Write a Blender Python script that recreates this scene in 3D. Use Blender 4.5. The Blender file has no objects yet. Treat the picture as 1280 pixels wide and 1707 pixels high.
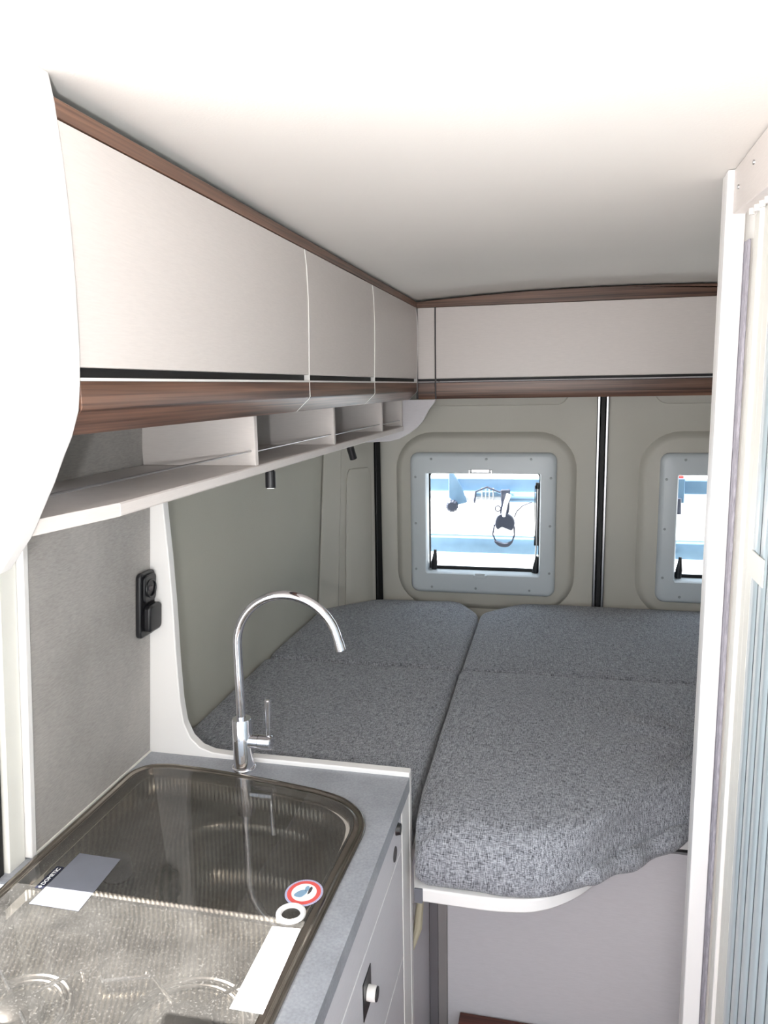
import bpy, bmesh, math, random
from math import sin, cos, pi, radians, hypot
from mathutils import Vector, Matrix
random.seed(7)
S = bpy.context.scene
C = S.collection

# ------------------------------------------------------------ camera
yaw, pitch, roll, FPX = -0.229016, -0.164244, -0.017631, 1260.45
cd = bpy.data.cameras.new('camera'); cam = bpy.data.objects.new('camera', cd); C.objects.link(cam)
cd.sensor_fit = 'VERTICAL'; cd.sensor_height = 36.0; cd.lens = 36.0 * FPX / 1707; cd.clip_start = 0.02; cd.clip_end = 200
_f = Vector((sin(yaw) * cos(pitch), cos(yaw) * cos(pitch), sin(pitch)))
_r = Vector((cos(yaw), -sin(yaw), 0)); _u = _r.cross(_f)
_c, _s = cos(roll), sin(roll)
R_, U_ = _c * _r + _s * _u, -_s * _r + _c * _u
cam.matrix_world = Matrix(((R_.x, U_.x, -_f.x, 0), (R_.y, U_.y, -_f.y, 0), (R_.z, U_.z, -_f.z, 1.6), (0, 0, 0, 1)))
S.camera = cam

# ------------------------------------------------------------ world, sun, flash, exposure
w = bpy.data.worlds.new('daylight'); S.world = w; w.use_nodes = True
bg = w.node_tree.nodes['Background']
bg.inputs[0].default_value = (0.80, 0.90, 1.0, 1); bg.inputs[1].default_value = 2.4
sd = bpy.data.lights.new('sun', 'SUN'); sun = bpy.data.objects.new('sun', sd); C.objects.link(sun)
sd.energy = 22.0; sd.angle = radians(0.5); sd.color = (1.0, 0.965, 0.93)
sun.rotation_euler = Vector((0.615, 0.012, -0.788)).to_track_quat('-Z', 'Y').to_euler()
fd = bpy.data.lights.new('camera_flash', 'POINT'); fl = bpy.data.objects.new('camera_flash', fd); C.objects.link(fl)
fd.energy = 15.0; fd.shadow_soft_size = 0.012; fl.location = (-0.085, -0.01, 1.55)
S.view_settings.view_transform = 'Standard'; S.view_settings.look = 'None'
S.view_settings.gamma = 1; S.view_settings.use_curve_mapping = False
S.view_settings.exposure = 0.36

# ------------------------------------------------------------ materials
def srgb(r, g, b):
    f = lambda v: (v / 255 / 12.92) if v / 255 <= 0.04045 else ((v / 255 + 0.055) / 1.055) ** 2.4
    return (f(r), f(g), f(b), 1)
def mat(name, col, rough=0.5, metal=0.0, var=0.0, scale=(8, 8, 8), bump=0.0, bscale=None, coat=0.0, spec=0.5, detail=4, emit=None):
    m = bpy.data.materials.new(name); m.use_nodes = True
    nt = m.node_tree; N = nt.nodes; L = nt.links; p = N['Principled BSDF']
    c = srgb(*col)
    p.inputs['Base Color'].default_value = c; p.inputs['Roughness'].default_value = rough
    p.inputs['Metallic'].default_value = metal; p.inputs['Specular IOR Level'].default_value = spec
    p.inputs['Coat Weight'].default_value = coat; p.inputs['Coat Roughness'].default_value = 0.08
    tc = N.new('ShaderNodeTexCoord'); mp = N.new('ShaderNodeMapping'); L.new(tc.outputs['Object'], mp.inputs[0])
    mp.inputs['Scale'].default_value = scale
    nz = N.new('ShaderNodeTexNoise'); nz.inputs['Scale'].default_value = 1; nz.inputs['Detail'].default_value = detail
    L.new(mp.outputs[0], nz.inputs['Vector'])
    rp = N.new('ShaderNodeValToRGB'); L.new(nz.outputs[0], rp.inputs[0])
    rp.color_ramp.elements[0].position = 0.3; rp.color_ramp.elements[1].position = 0.7
    rp.color_ramp.elements[0].color = tuple(v * (1 - var) for v in c[:3]) + (1,)
    rp.color_ramp.elements[1].color = tuple(min(1, v * (1 + var)) for v in c[:3]) + (1,)
    L.new(rp.outputs[0], p.inputs['Base Color'])
    if bump:
        mp2 = N.new('ShaderNodeMapping'); L.new(tc.outputs['Object'], mp2.inputs[0]); mp2.inputs['Scale'].default_value = bscale or scale
        n2 = N.new('ShaderNodeTexNoise'); n2.inputs['Scale'].default_value = 1; L.new(mp2.outputs[0], n2.inputs['Vector'])
        b = N.new('ShaderNodeBump'); b.inputs['Strength'].default_value = bump; b.inputs['Distance'].default_value = 0.002
        L.new(n2.outputs[0], b.inputs['Height']); L.new(b.outputs[0], p.inputs['Normal'])
    if emit:
        p.inputs['Emission Color'].default_value = (1, 1, 1, 1); p.inputs['Emission Strength'].default_value = emit
    return m
M = {}
M['ceiling'] = mat('ceiling_cloth', (228, 225, 220), 0.9, var=0.015, scale=(3, 3, 3), bump=0.1, bscale=(300, 300, 300))
M['laminate'] = mat('warm_white_laminate', (214, 207, 203), 0.42, var=0.03, scale=(60, 60, 700), bump=0.05, bscale=(400, 400, 900))
M['laminate_dim'] = mat('light_grey_laminate', (205, 202, 206), 0.5, var=0.03, scale=(60, 60, 600))
M['white'] = mat('smooth_white_board', (228, 226, 224), 0.4, var=0.01)
M['post_white'] = mat('post_white_paint', (236, 235, 235), 0.35, var=0.01)
M['dark'] = mat('black_plastic', (24, 24, 27), 0.38, var=0.1, scale=(40, 40, 40))
M['rubber'] = mat('black_rubber', (14, 14, 16), 0.6)
M['seam'] = mat('seam_dark_grey', (70, 66, 68), 0.6)
M['beige'] = mat('beige_moulded_plastic', (196, 193, 183), 0.55, var=0.03, scale=(3, 3, 3), bump=0.15, bscale=(500, 500, 500))
M['beige_light'] = mat('beige_moulded_plateau', (203, 198, 180), 0.5, var=0.02, scale=(3, 3, 3), bump=0.1, bscale=(500, 500, 500))
M['wall'] = mat('grey_green_wall_lining', (192, 190, 178), 0.7, var=0.03, scale=(2, 2, 2), bump=0.2, bscale=(400, 400, 400))
M['frame'] = mat('window_frame_plastic', (206, 213, 217), 0.35, var=0.01)
M['joint'] = mat('dark_slat_joint', (84, 92, 98), 0.5)
M['cap'] = mat('screw_cap_grey', (158, 164, 168), 0.4)
M['chrome'] = mat('polished_chrome', (235, 235, 240), 0.05, metal=1.0)
M['alu'] = mat('brushed_aluminium', (190, 190, 192), 0.3, metal=1.0, var=0.05, scale=(10, 10, 400))
M['flock'] = mat('grey_flocked_brush', (158, 155, 164), 0.95, var=0.25, scale=(300, 300, 60), bump=0.6, bscale=(900, 900, 200))
M['cream'] = mat('cream_plastic', (224, 223, 216), 0.4, var=0.02)
M['slat'] = mat('silver_blue_slat', (176, 190, 196), 0.28, var=0.03, scale=(30, 30, 3), coat=0.3)
M['body'] = mat('white_van_paint', (236, 236, 236), 0.3)
M['carrier'] = mat('carrier_blue_grey_metal', (120, 152, 180), 0.35, metal=0.3, var=0.08, scale=(20, 20, 20))
M['carrier_white'] = mat('carrier_white_tube', (230, 232, 236), 0.3)
M['carrier_grip'] = mat('carrier_grey_grip', (62, 66, 82), 0.5, var=0.1, scale=(60, 60, 60))
M['strap'] = mat('beige_pull_strap', (176, 168, 146), 0.5)
M['paper'] = mat('white_paper_label', (240, 240, 238), 0.6)
M['film'] = mat('grey_protective_film', (104, 106, 114), 0.5, var=0.05, scale=(30, 30, 30))
M['navy'] = mat('navy_tag', (14, 18, 40), 0.4)
M['red'] = mat('red_print', (214, 88, 84), 0.5)
M['bluegrey'] = mat('blue_grey_print', (130, 160, 185), 0.5)
M['lilac'] = mat('lilac_print', (190, 180, 210), 0.5)
M['lens'] = mat('lamp_lens', (230, 230, 230), 0.2, emit=0.8)
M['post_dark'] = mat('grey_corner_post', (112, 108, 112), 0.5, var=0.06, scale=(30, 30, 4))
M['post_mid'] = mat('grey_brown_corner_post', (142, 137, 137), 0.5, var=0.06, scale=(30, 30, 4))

def wood(name, axis, dark=(56, 36, 29), light=(132, 98, 80)):
    m = bpy.data.materials.new(name); m.use_nodes = True; nt = m.node_tree; N = nt.nodes; L = nt.links; p = N['Principled BSDF']
    tc = N.new('ShaderNodeTexCoord'); mp = N.new('ShaderNodeMapping'); L.new(tc.outputs['Object'], mp.inputs[0])
    sc = [260, 260, 260]; sc[axis] = 3.5; mp.inputs['Scale'].default_value = sc
    a = N.new('ShaderNodeTexNoise'); a.inputs['Scale'].default_value = 1; a.inputs['Detail'].default_value = 6; a.inputs['Distortion'].default_value = 0.3
    L.new(mp.outputs[0], a.inputs['Vector'])
    mp2 = N.new('ShaderNodeMapping'); L.new(tc.outputs['Object'], mp2.inputs[0]); s2 = [60, 60, 60]; s2[axis] = 1.2; mp2.inputs['Scale'].default_value = s2
    b = N.new('ShaderNodeTexNoise'); b.inputs['Scale'].default_value = 1; L.new(mp2.outputs[0], b.inputs['Vector'])
    mx = N.new('ShaderNodeMath'); mx.operation = 'ADD'; L.new(a.outputs[0], mx.inputs[0]); L.new(b.outputs[0], mx.inputs[1])
    h = N.new('ShaderNodeMath'); h.operation = 'MULTIPLY'; L.new(mx.outputs[0], h.inputs[0]); h.inputs[1].default_value = 0.5
    r = N.new('ShaderNodeValToRGB'); L.new(h.outputs[0], r.inputs[0])
    r.color_ramp.elements[0].position = 0.36; r.color_ramp.elements[0].color = srgb(*dark)
    r.color_ramp.elements[1].position = 0.64; r.color_ramp.elements[1].color = srgb(*light)
    L.new(r.outputs[0], p.inputs['Base Color']); p.inputs['Roughness'].default_value = 0.36
    return m
M['wood_y'] = wood('dark_walnut_along', 1); M['wood_x'] = wood('dark_walnut_across', 0)
M['wood_red'] = wood('red_brown_laminate', 0, (58, 24, 16), (112, 58, 42))

def fabric():
    m = bpy.data.materials.new('grey_melange_fabric'); m.use_nodes = True; nt = m.node_tree; N = nt.nodes; L = nt.links; p = N['Principled BSDF']
    tc = N.new('ShaderNodeTexCoord'); outs = []
    for sc in ((100, 800, 800), (800, 100, 100)):
        mp = N.new('ShaderNodeMapping'); L.new(tc.outputs['Object'], mp.inputs[0]); mp.inputs['Scale'].default_value = sc
        a = N.new('ShaderNodeTexNoise'); a.inputs['Scale'].default_value = 1; a.inputs['Detail'].default_value = 2.5; a.inputs['Roughness'].default_value = 0.6
        L.new(mp.outputs[0], a.inputs['Vector']); outs.append(a.outputs[0])
    mx = N.new('ShaderNodeMath'); mx.operation = 'ADD'; L.new(outs[0], mx.inputs[0]); L.new(outs[1], mx.inputs[1])
    h = N.new('ShaderNodeMath'); h.operation = 'MULTIPLY'; L.new(mx.outputs[0], h.inputs[0]); h.inputs[1].default_value = 0.5
    r = N.new('ShaderNodeValToRGB'); L.new(h.outputs[0], r.inputs[0])
    r.color_ramp.elements[0].position = 0.38; r.color_ramp.elements[0].color = srgb(58, 60, 67)
    r.color_ramp.elements[1].position = 0.64; r.color_ramp.elements[1].color = srgb(188, 191, 199)
    L.new(r.outputs[0], p.inputs['Base Color']); p.inputs['Roughness'].default_value = 0.9
    p.inputs['Sheen Weight'].default_value = 0.2; p.inputs['Specular IOR Level'].default_value = 0.25
    b = N.new('ShaderNodeBump'); b.inputs['Strength'].default_value = 0.35; b.inputs['Distance'].default_value = 0.0012
    L.new(h.outputs[0], b.inputs['Height']); L.new(b.outputs[0], p.inputs['Normal'])
    return m
M['fabric'] = fabric()
def stone(name, col, axis_scale, rough, spread, bumps=0.1, fine=(260, 260, 260)):
    m = bpy.data.materials.new(name); m.use_nodes = True; nt = m.node_tree; N = nt.nodes; L = nt.links; p = N['Principled BSDF']
    tc = N.new('ShaderNodeTexCoord')
    mp = N.new('ShaderNodeMapping'); L.new(tc.outputs['Object'], mp.inputs[0]); mp.inputs['Scale'].default_value = axis_scale
    a = N.new('ShaderNodeTexNoise'); a.inputs['Scale'].default_value = 1; a.inputs['Detail'].default_value = 6; L.new(mp.outputs[0], a.inputs['Vector'])
    mp2 = N.new('ShaderNodeMapping'); L.new(tc.outputs['Object'], mp2.inputs[0]); mp2.inputs['Scale'].default_value = fine
    b = N.new('ShaderNodeTexNoise'); b.inputs['Scale'].default_value = 1; b.inputs['Detail'].default_value = 3; L.new(mp2.outputs[0], b.inputs['Vector'])
    s = N.new('ShaderNodeMath'); s.operation = 'MULTIPLY_ADD'; L.new(b.outputs[0], s.inputs[0]); s.inputs[1].default_value = 0.45
    t = N.new('ShaderNodeMath'); t.operation = 'MULTIPLY'; t.inputs[1].default_value = 0.55; L.new(a.outputs[0], t.inputs[0]); L.new(t.outputs[0], s.inputs[2])
    r = N.new('ShaderNodeValToRGB'); L.new(s.outputs[0], r.inputs[0]); c = srgb(*col)
    r.color_ramp.elements[0].position = 0.36; r.color_ramp.elements[1].position = 0.64
    r.color_ramp.elements[0].color = tuple(v * (1 - spread) for v in c[:3]) + (1,); r.color_ramp.elements[1].color = tuple(v * (1 + spread) for v in c[:3]) + (1,)
    L.new(r.outputs[0], p.inputs['Base Color']); p.inputs['Roughness'].default_value = rough
    bb = N.new('ShaderNodeBump'); bb.inputs['Strength'].default_value = bumps; bb.inputs['Distance'].default_value = 0.001
    L.new(b.outputs[0], bb.inputs['Height']); L.new(bb.outputs[0], p.inputs['Normal'])
    return m
M['splash'] = stone('grey_textile_stone', (164, 160, 156), (7, 7, 5), 0.6, 0.17, 0.15, (300, 90, 500))
M['worktop'] = stone('grey_concrete_laminate', (146, 149, 155), (14, 14, 14), 0.36, 0.18, 0.06)
M['asphalt'] = stone('pale_gravel_asphalt', (218, 215, 212), (0.7, 0.7, 0.7), 0.9, 0.08, 0.1, (12, 12, 12))

def steel():
    m = bpy.data.materials.new('linen_pattern_steel'); m.use_nodes = True; nt = m.node_tree; N = nt.nodes; L = nt.links; p = N['Principled BSDF']
    tc = N.new('ShaderNodeTexCoord')
    mp = N.new('ShaderNodeMapping'); L.new(tc.outputs['Object'], mp.inputs[0]); mp.inputs['Rotation'].default_value = (0, 0, radians(-23))
    wv = N.new('ShaderNodeTexWave'); wv.inputs['Scale'].default_value = 46; wv.inputs['Distortion'].default_value = 0.15; L.new(mp.outputs[0], wv.inputs['Vector'])
    r = N.new('ShaderNodeValToRGB'); L.new(wv.outputs[0], r.inputs[0])
    r.color_ramp.elements[0].color = srgb(96, 95, 92); r.color_ramp.elements[1].color = srgb(236, 232, 222)
    L.new(r.outputs[0], p.inputs['Base Color']); p.inputs['Metallic'].default_value = 0.95; p.inputs['Roughness'].default_value = 0.27
    b = N.new('ShaderNodeBump'); b.inputs['Strength'].default_value = 0.25; b.inputs['Distance'].default_value = 0.0008
    L.new(wv.outputs[0], b.inputs['Height']); L.new(b.outputs[0], p.inputs['Normal'])
    return m
M['steel'] = steel()
M['rim'] = mat('brushed_steel_rim', (150, 143, 134), 0.22, metal=1.0, var=0.08, scale=(40, 40, 40))

def tinted_glass(name, tint, refl, dust, dirt=True):
    m = bpy.data.materials.new(name); m.use_nodes = True; nt = m.node_tree; N = nt.nodes; L = nt.links
    for n in list(N):
        if n.type != 'OUTPUT_MATERIAL': N.remove(n)
    out = [n for n in N if n.type == 'OUTPUT_MATERIAL'][0]
    tr = N.new('ShaderNodeBsdfTransparent'); tr.inputs[0].default_value = tint
    gl = N.new('ShaderNodeBsdfGlossy'); gl.inputs['Roughness'].default_value = 0.0
    fr = N.new('ShaderNodeFresnel'); fr.inputs[0].default_value = refl
    ge = N.new('ShaderNodeNewGeometry'); iv = N.new('ShaderNodeMath'); iv.operation = 'SUBTRACT'; iv.inputs[0].default_value = 1; L.new(ge.outputs['Backfacing'], iv.inputs[1])
    fm = N.new('ShaderNodeMath'); fm.operation = 'MULTIPLY'; L.new(fr.outputs[0], fm.inputs[0]); L.new(iv.outputs[0], fm.inputs[1])   # the far face adds no second mirror
    mx = N.new('ShaderNodeMixShader'); L.new(fm.outputs[0], mx.inputs[0]); L.new(tr.outputs[0], mx.inputs[1]); L.new(gl.outputs[0], mx.inputs[2])
    if dirt:
        df = N.new('ShaderNodeBsdfDiffuse'); df.inputs[0].default_value = (0.95, 0.92, 0.86, 1)
        tc = N.new('ShaderNodeTexCoord')
        a = N.new('ShaderNodeTexNoise'); a.inputs['Scale'].default_value = 420; a.inputs['Detail'].default_value = 2; L.new(tc.outputs['Object'], a.inputs['Vector'])
        b = N.new('ShaderNodeTexNoise'); b.inputs['Scale'].default_value = 14; b.inputs['Detail'].default_value = 5; L.new(tc.outputs['Object'], b.inputs['Vector'])
        r = N.new('ShaderNodeValToRGB'); L.new(a.outputs[0], r.inputs[0]); r.color_ramp.elements[0].position = 0.58; r.color_ramp.elements[1].position = 0.72
        s1 = N.new('ShaderNodeMath'); s1.operation = 'MULTIPLY'; s1.inputs[1].default_value = dust * 1.6; L.new(r.outputs[0], s1.inputs[0])
        s2 = N.new('ShaderNodeMath'); s2.operation = 'MULTIPLY'; s2.inputs[1].default_value = dust * 2.0; L.new(b.outputs[0], s2.inputs[0])
        s3 = N.new('ShaderNodeMath'); s3.operation = 'ADD'; L.new(s1.outputs[0], s3.inputs[0]); L.new(s2.outputs[0], s3.inputs[1])
        s4 = N.new('ShaderNodeMath'); s4.operation = 'MULTIPLY'; L.new(s3.outputs[0], s4.inputs[0]); L.new(iv.outputs[0], s4.inputs[1])
        m2 = N.new('ShaderNodeMixShader'); L.new(s4.outputs[0], m2.inputs[0]); L.new(mx.outputs[0], m2.inputs[1]); L.new(df.outputs[0], m2.inputs[2])
        L.new(m2.outputs[0], out.inputs[0])
    else:
        L.new(mx.outputs[0], out.inputs[0])
    return m
M['lid'] = tinted_glass('smoked_dusty_lid_glass', (0.56, 0.545, 0.525, 1), 1.52, 0.040)
M['pane'] = tinted_glass('clear_window_glass', (0.93, 0.95, 0.96, 1), 1.25, 0.0, False)

# ------------------------------------------------------------ mesh helpers
WPOS = {}
class MB:
    def __init__(s): s.v = []; s.f = []; s.m = []
    def add(s, vs, fs, mi=0):
        k = len(s.v); s.v += [tuple(v) for v in vs]; s.f += [tuple(i + k for i in f) for f in fs]; s.m += [mi] * len(fs); return s
    def box(s, x0, x1, y0, y1, z0, z1, mi=0):
        v = [(x, y, z) for x in (x0, x1) for y in (y0, y1) for z in (z0, z1)]
        return s.add(v, [(0, 1, 3, 2), (4, 6, 7, 5), (0, 4, 5, 1), (2, 3, 7, 6), (0, 2, 6, 4), (1, 5, 7, 3)], mi)
    def loft(s, loops, cap0=True, cap1=True, closed=True, mi=0):
        n = len(loops[0]); v = [p for l in loops for p in l]; f = []
        for i in range(len(loops) - 1):
            for j in range(n if closed else n - 1):
                k = (j + 1) % n; f.append((i * n + j, i * n + k, (i + 1) * n + k, (i + 1) * n + j))
        if cap0: f.append(tuple(reversed(range(n))))
        if cap1: f.append(tuple(range((len(loops) - 1) * n, len(loops) * n)))
        return s.add(v, f, mi)
    def prism(s, pts, axis, a, b, mi=0):     # pts in the other two axes, extruded along axis
        def P(p, t):
            q = list(p); q.insert(axis, t); return q
        return s.loft([[P(p, a) for p in pts], [P(p, b) for p in pts]], mi=mi)
    def tube(s, path, r, n=16, mi=0, cap=True):
        path = [Vector(p) for p in path]; rr = r if isinstance(r, (list, tuple)) else [r] * len(path)
        loops = []; prev = None
        for i, p in enumerate(path):
            t = (path[min(i + 1, len(path) - 1)] - path[max(i - 1, 0)]).normalized()
            if prev is None:
                a = t.cross(Vector((0, 0, 1)));
                if a.length < 0.01: a = t.cross(Vector((0, 1, 0)))
                a.normalize()
            else:
                a = (prev - t * prev.dot(t)).normalized()
            prev = a; b = t.cross(a)
            loops.append([p + rr[i] * (cos(2 * pi * j / n) * a + sin(2 * pi * j / n) * b) for j in range(n)])
        return s.loft(loops, cap, cap, mi=mi)
    def cyl(s, p0, p1, r0, r1=None, n=24, mi=0):
        return s.tube([p0, p1], [r0, r0 if r1 is None else r1], n, mi)
    def build(s, name, mats, parent=None, bevel=0, seg=2, angle=35, origin=None):
        me = bpy.data.meshes.new(name)
        vs = s.v; xs = [v[0] for v in vs]; ys = [v[1] for v in vs]; zs = [v[2] for v in vs]
        o0 = Vector(origin) if origin else Vector(((min(xs) + max(xs)) / 2, (min(ys) + max(ys)) / 2, min(zs)))
        me.from_pydata([(v[0] - o0.x, v[1] - o0.y, v[2] - o0.z) for v in vs], [], s.f)
        if not isinstance(mats, (list, tuple)): mats = [mats]
        for m in mats: me.materials.append(M[m])
        for p, mi in zip(me.polygons, s.m): p.material_index = mi
        bm = bmesh.new(); bm.from_mesh(me); bmesh.ops.recalc_face_normals(bm, faces=bm.faces); bm.to_mesh(me); bm.free()
        for p in me.polygons: p.use_smooth = True
        me.set_sharp_from_angle(angle=radians(angle))
        o = bpy.data.objects.new(name, me); C.objects.link(o); WPOS[o.name] = o0
        if parent: o.parent = parent; o.location = o0 - WPOS[parent.name]
        else: o.location = o0
        if bevel:
            md = o.modifiers.new('bevel', 'BEVEL'); md.width = bevel; md.segments = seg; md.limit_method = 'ANGLE'; md.angle_limit = radians(40)
        return o
def tag(o, label=None, cat=None, group=None, kind=None):
    if label: o['label'] = label
    if cat: o['category'] = cat
    if group: o['group'] = group
    if kind: o['kind'] = kind
    return o
def thing(name, label, cat, loc, group=None, kind=None):
    o = bpy.data.objects.new(name, None); o.empty_display_size = 0.05; C.objects.link(o); o.location = loc; WPOS[o.name] = Vector(loc)
    return tag(o, label, cat, group, kind)
def rrect(x0, x1, z0, z1, r, n=8):           # rounded rectangle, CCW in 2-D
    r = min(r, (x1 - x0) / 2 - 1e-5, (z1 - z0) / 2 - 1e-5); P = []
    for cx, cz, a in ((x1 - r, z1 - r, 0), (x0 + r, z1 - r, 90), (x0 + r, z0 + r, 180), (x1 - r, z0 + r, 270)):
        for i in range(n + 1):
            t = radians(a + 90 * i / n); P.append((cx + r * cos(t), cz + r * sin(t)))
    return P
def box(name, m, b, parent=None, bevel=0.0015, **k):
    return MB().box(*b).build(name, m, parent, bevel, **k)
def copy_part(o, parent, delta=(0, 0, 0)):
    c = o.copy(); C.objects.link(c); c.parent = parent; c.location = o.location + Vector(delta); WPOS[c.name] = WPOS[o.name] + Vector(delta); return c
def smooth_closed(pts, n=10):                # Catmull-Rom through a closed 2-D outline
    out = []; N_ = len(pts)
    for i in range(N_):
        p0, p1, p2, p3 = pts[i - 1], pts[i], pts[(i + 1) % N_], pts[(i + 2) % N_]
        for k in range(n):
            t = k / n
            out.append(tuple(0.5 * (2 * p1[d] + (p2[d] - p0[d]) * t + (2 * p0[d] - 5 * p1[d] + 4 * p2[d] - p3[d]) * t * t + (3 * p1[d] - p0[d] - 3 * p2[d] + p3[d]) * t ** 3) for d in (0, 1)))
    return out
def rounded_poly(pts, r, n=6, step=0.03):    # polygon with filleted corners and evenly refined sides
    out = []; N_ = len(pts)
    for i in range(N_):
        a, b, c = Vector(pts[i - 1]), Vector(pts[i]), Vector(pts[(i + 1) % N_])
        ri = r[i] if isinstance(r, (list, tuple)) else r
        u = (a - b); v = (c - b); d = min(ri, u.length * 0.45, v.length * 0.45)
        p, q = b + u.normalized() * d, b + v.normalized() * d
        if out:
            l = Vector(out[-1]); k = int((p - l).length / step)
            for j in range(1, k): out.append(tuple(l.lerp(p, j / k)))
        for j in range(n + 1):
            t = j / n; out.append(tuple((1 - t) ** 2 * p + 2 * t * (1 - t) * b + t * t * q))
    l = Vector(out[-1]); p = Vector(out[0]); k = int((p - l).length / step)
    for j in range(1, k): out.append(tuple(l.lerp(p, j / k)))
    return out

# ------------------------------------------------------------ the setting
def zc(x, y):                                # ceiling height: a shallow vault
    t = max(0.0, min(1.0, (1.7 - y) / 1.1)); t = t * t * (3 - 2 * t)
    return 1.897 - 0.055 * (x - 0.14) ** 2 + 0.014 * t
XL, XR, YF, YB = -0.92, 1.12, -1.75, 2.80
mb = MB(); nx, ny = 24, 40
vt = [(XL + (XR - XL) * i / nx, YF + (YB - YF) * j / ny) for j in range(ny + 1) for i in range(nx + 1)]
vs = [(x, y, zc(x, y)) for x, y in vt] + [(x, y, 2.02) for x, y in vt]
K = len(vt); fs = []
for j in range(ny):
    for i in range(nx):
        a = j * (nx + 1) + i; q = (a, a + 1, a + nx + 2, a + nx + 1); fs.append(q); fs.append(tuple(k + K for k in q))
edge = [i for i in range(nx + 1)] + [j * (nx + 1) + nx for j in range(1, ny + 1)] + [ny * (nx + 1) + i for i in range(nx - 1, -1, -1)] + [j * (nx + 1) for j in range(ny - 1, 0, -1)]
for a, b in zip(edge, edge[1:] + edge[:1]): fs.append((a, b, b + K, a + K))
tag(mb.add(vs, fs).build('ceiling', 'ceiling'), kind='structure')
fl_ = tag(box('floor', 'wood_red', (XL, XR, YF, YB, -0.06, 0.0), bevel=0), kind='structure')
def wx(z): return -0.835 + max(0, z - 0.82) * 0.066
mb = MB()
mb.prism([(wx(0), 0), (wx(0.82), 0.82), (wx(1.9), 1.9), (-0.92, 1.9), (-0.92, 0)], 1, 0.84, 2.50)
tag(mb.build('wall_left', 'wall'), kind='structure')
tag(box('wall_right', 'wall', (1.12, 1.18, YF, YB, 0, 2.0), bevel=0), kind='structure')
tag(box('wall_header', 'body', (-0.92, -0.84, YF, 0.84, 1.80, 1.93), bevel=0), kind='structure')
# rear left pillar and quarter panel: an angled face from the wall to the door seal
A, B = Vector((-0.835, 2.505)), Vector((-0.650, 2.705)); n2 = Vector((0.7341, -0.6790))
def ang(t, d, z): 
    p = A.lerp(B, t) + n2 * d; lean = max(0, z - 0.82) * 0.066 * (1 - t); return (p.x + lean, p.y, z)
def angpanel(name, t0, t1, d, m, z0=0.0, z1=1.62, parent=None, dd=0.04, bevel=0.003):
    mb = MB()
    mb.loft([[ang(t0, d, z), ang(t1, d, z), ang(t1, d - dd, z), ang(t0, d - dd, z)] for z in (z0, 0.82, z1)])
    return mb.build(name, m, parent, bevel)
tag(angpanel('trim_1', 0.0, 0.30, 0.010, 'beige'), kind='structure')
t2 = tag(angpanel('trim_2', 0.315, 0.93, 0.0, 'beige'), kind='structure')
# embossed field on the quarter panel
prof = rrect(0.42, 0.86, 0.70, 1.31, 0.06, 6)
lp = lambda ins, d: [ang(0.64 + (u - 0.64) * (1 - ins / 0.22), d, 1.005 + (z - 1.005) * (1 - ins / 0.30)) for u, z in prof]
MB().loft([lp(0, -0.002), lp(0, 0.003), lp(0.012, 0.005)], cap0=False).build('embossed_field', 'beige', t2)
tag(angpanel('trim_3', 0.30, 0.318, 0.002, 'seam', parent=None), kind='structure')
tag(angpanel('trim_4', 0.935, 1.03, 0.008, 'rubber', z1=1.56), kind='structure')

# rear doors, each with its moulded plateau and window
def y_door(z): return 2.74
def rear_door(nm, x0, x1, px0, px1, fx0, fx1, ix0, ix1):
    N8 = 8
    def lp(a, b, c, d, r, y): return [(x, y, z) for x, z in rrect(a, b, c, d, r, N8)]
    mb = MB()
    L_ = [lp(x0, x1, 0.02, 1.60, 0.001, 2.742), lp(px0 - 0.012, px1 + 0.012, 0.768, 1.439, 0.142, 2.742),
          lp(px0 - 0.006, px1 + 0.006, 0.774, 1.433, 0.136, 2.745), lp(px0, px1, 0.78, 1.427, 0.13, 2.738),
          lp(px0 + 0.008, px1 - 0.008, 0.788, 1.419, 0.122, 2.727), lp(px0 + 0.020, px1 - 0.020, 0.80, 1.407, 0.11, 2.723),
          lp(ix0 - 0.015, ix1 + 0.015, 0.903, 1.302, 0.035, 2.723), lp(ix0 - 0.015, ix1 + 0.015, 0.903, 1.302, 0.035, 2.79),
          lp(x0, x1, 0.02, 1.60, 0.001, 2.79)]
    mb.loft(L_, False, False); mb.loft([L_[0], L_[-1]], False, False)
    d = tag(mb.build(nm, 'beige', angle=50), kind='structure')
    up = MB(); q = rrect(x0 + 0.02 if x0 < 0 else px0 + 0.035, px1 - 0.025 if x0 < 0 else x1 - 0.02, 1.526, 1.72, 0.045, 6)
    def ui(i, y): cx = sum(a for a, b in q) / len(q); return [(a - (i if a > cx else -i), y, b + (i if b < 1.6 else 0)) for a, b in q]
    up.loft([[(a, 2.743, b) for a, b in q], ui(0.002, 2.733), ui(0.008, 2.729)], cap0=False)
    up.build('upper_moulding', 'beige', d)
    return d
d1 = rear_door('door_1', -0.660, 0.127, -0.583, 0.056, -0.530, -0.006, -0.470, -0.063)
d2 = rear_door('door_2', 0.163, 1.10, 0.277, 0.923, 0.338, 0.862, 0.397, 0.803)
seal = tag(box('trim_5', 'rubber', (0.137, 0.153, 2.715, 2.76, 0.02, 1.60), bevel=0.002), kind='structure')
for a, b in ((0.127, 0.1345), (0.1555, 0.163)):
    o = box('edge_strip', 'alu', (a, b, 2.722, 2.76, 0.02, 1.60), seal, bevel=0.001)
    MB().box(a - 0.0012 if a < 0.14 else b, a if a < 0.14 else b + 0.0012, 2.721, 2.74, 0.02, 1.60).build('strip_lip', 'rubber', o)

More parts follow.
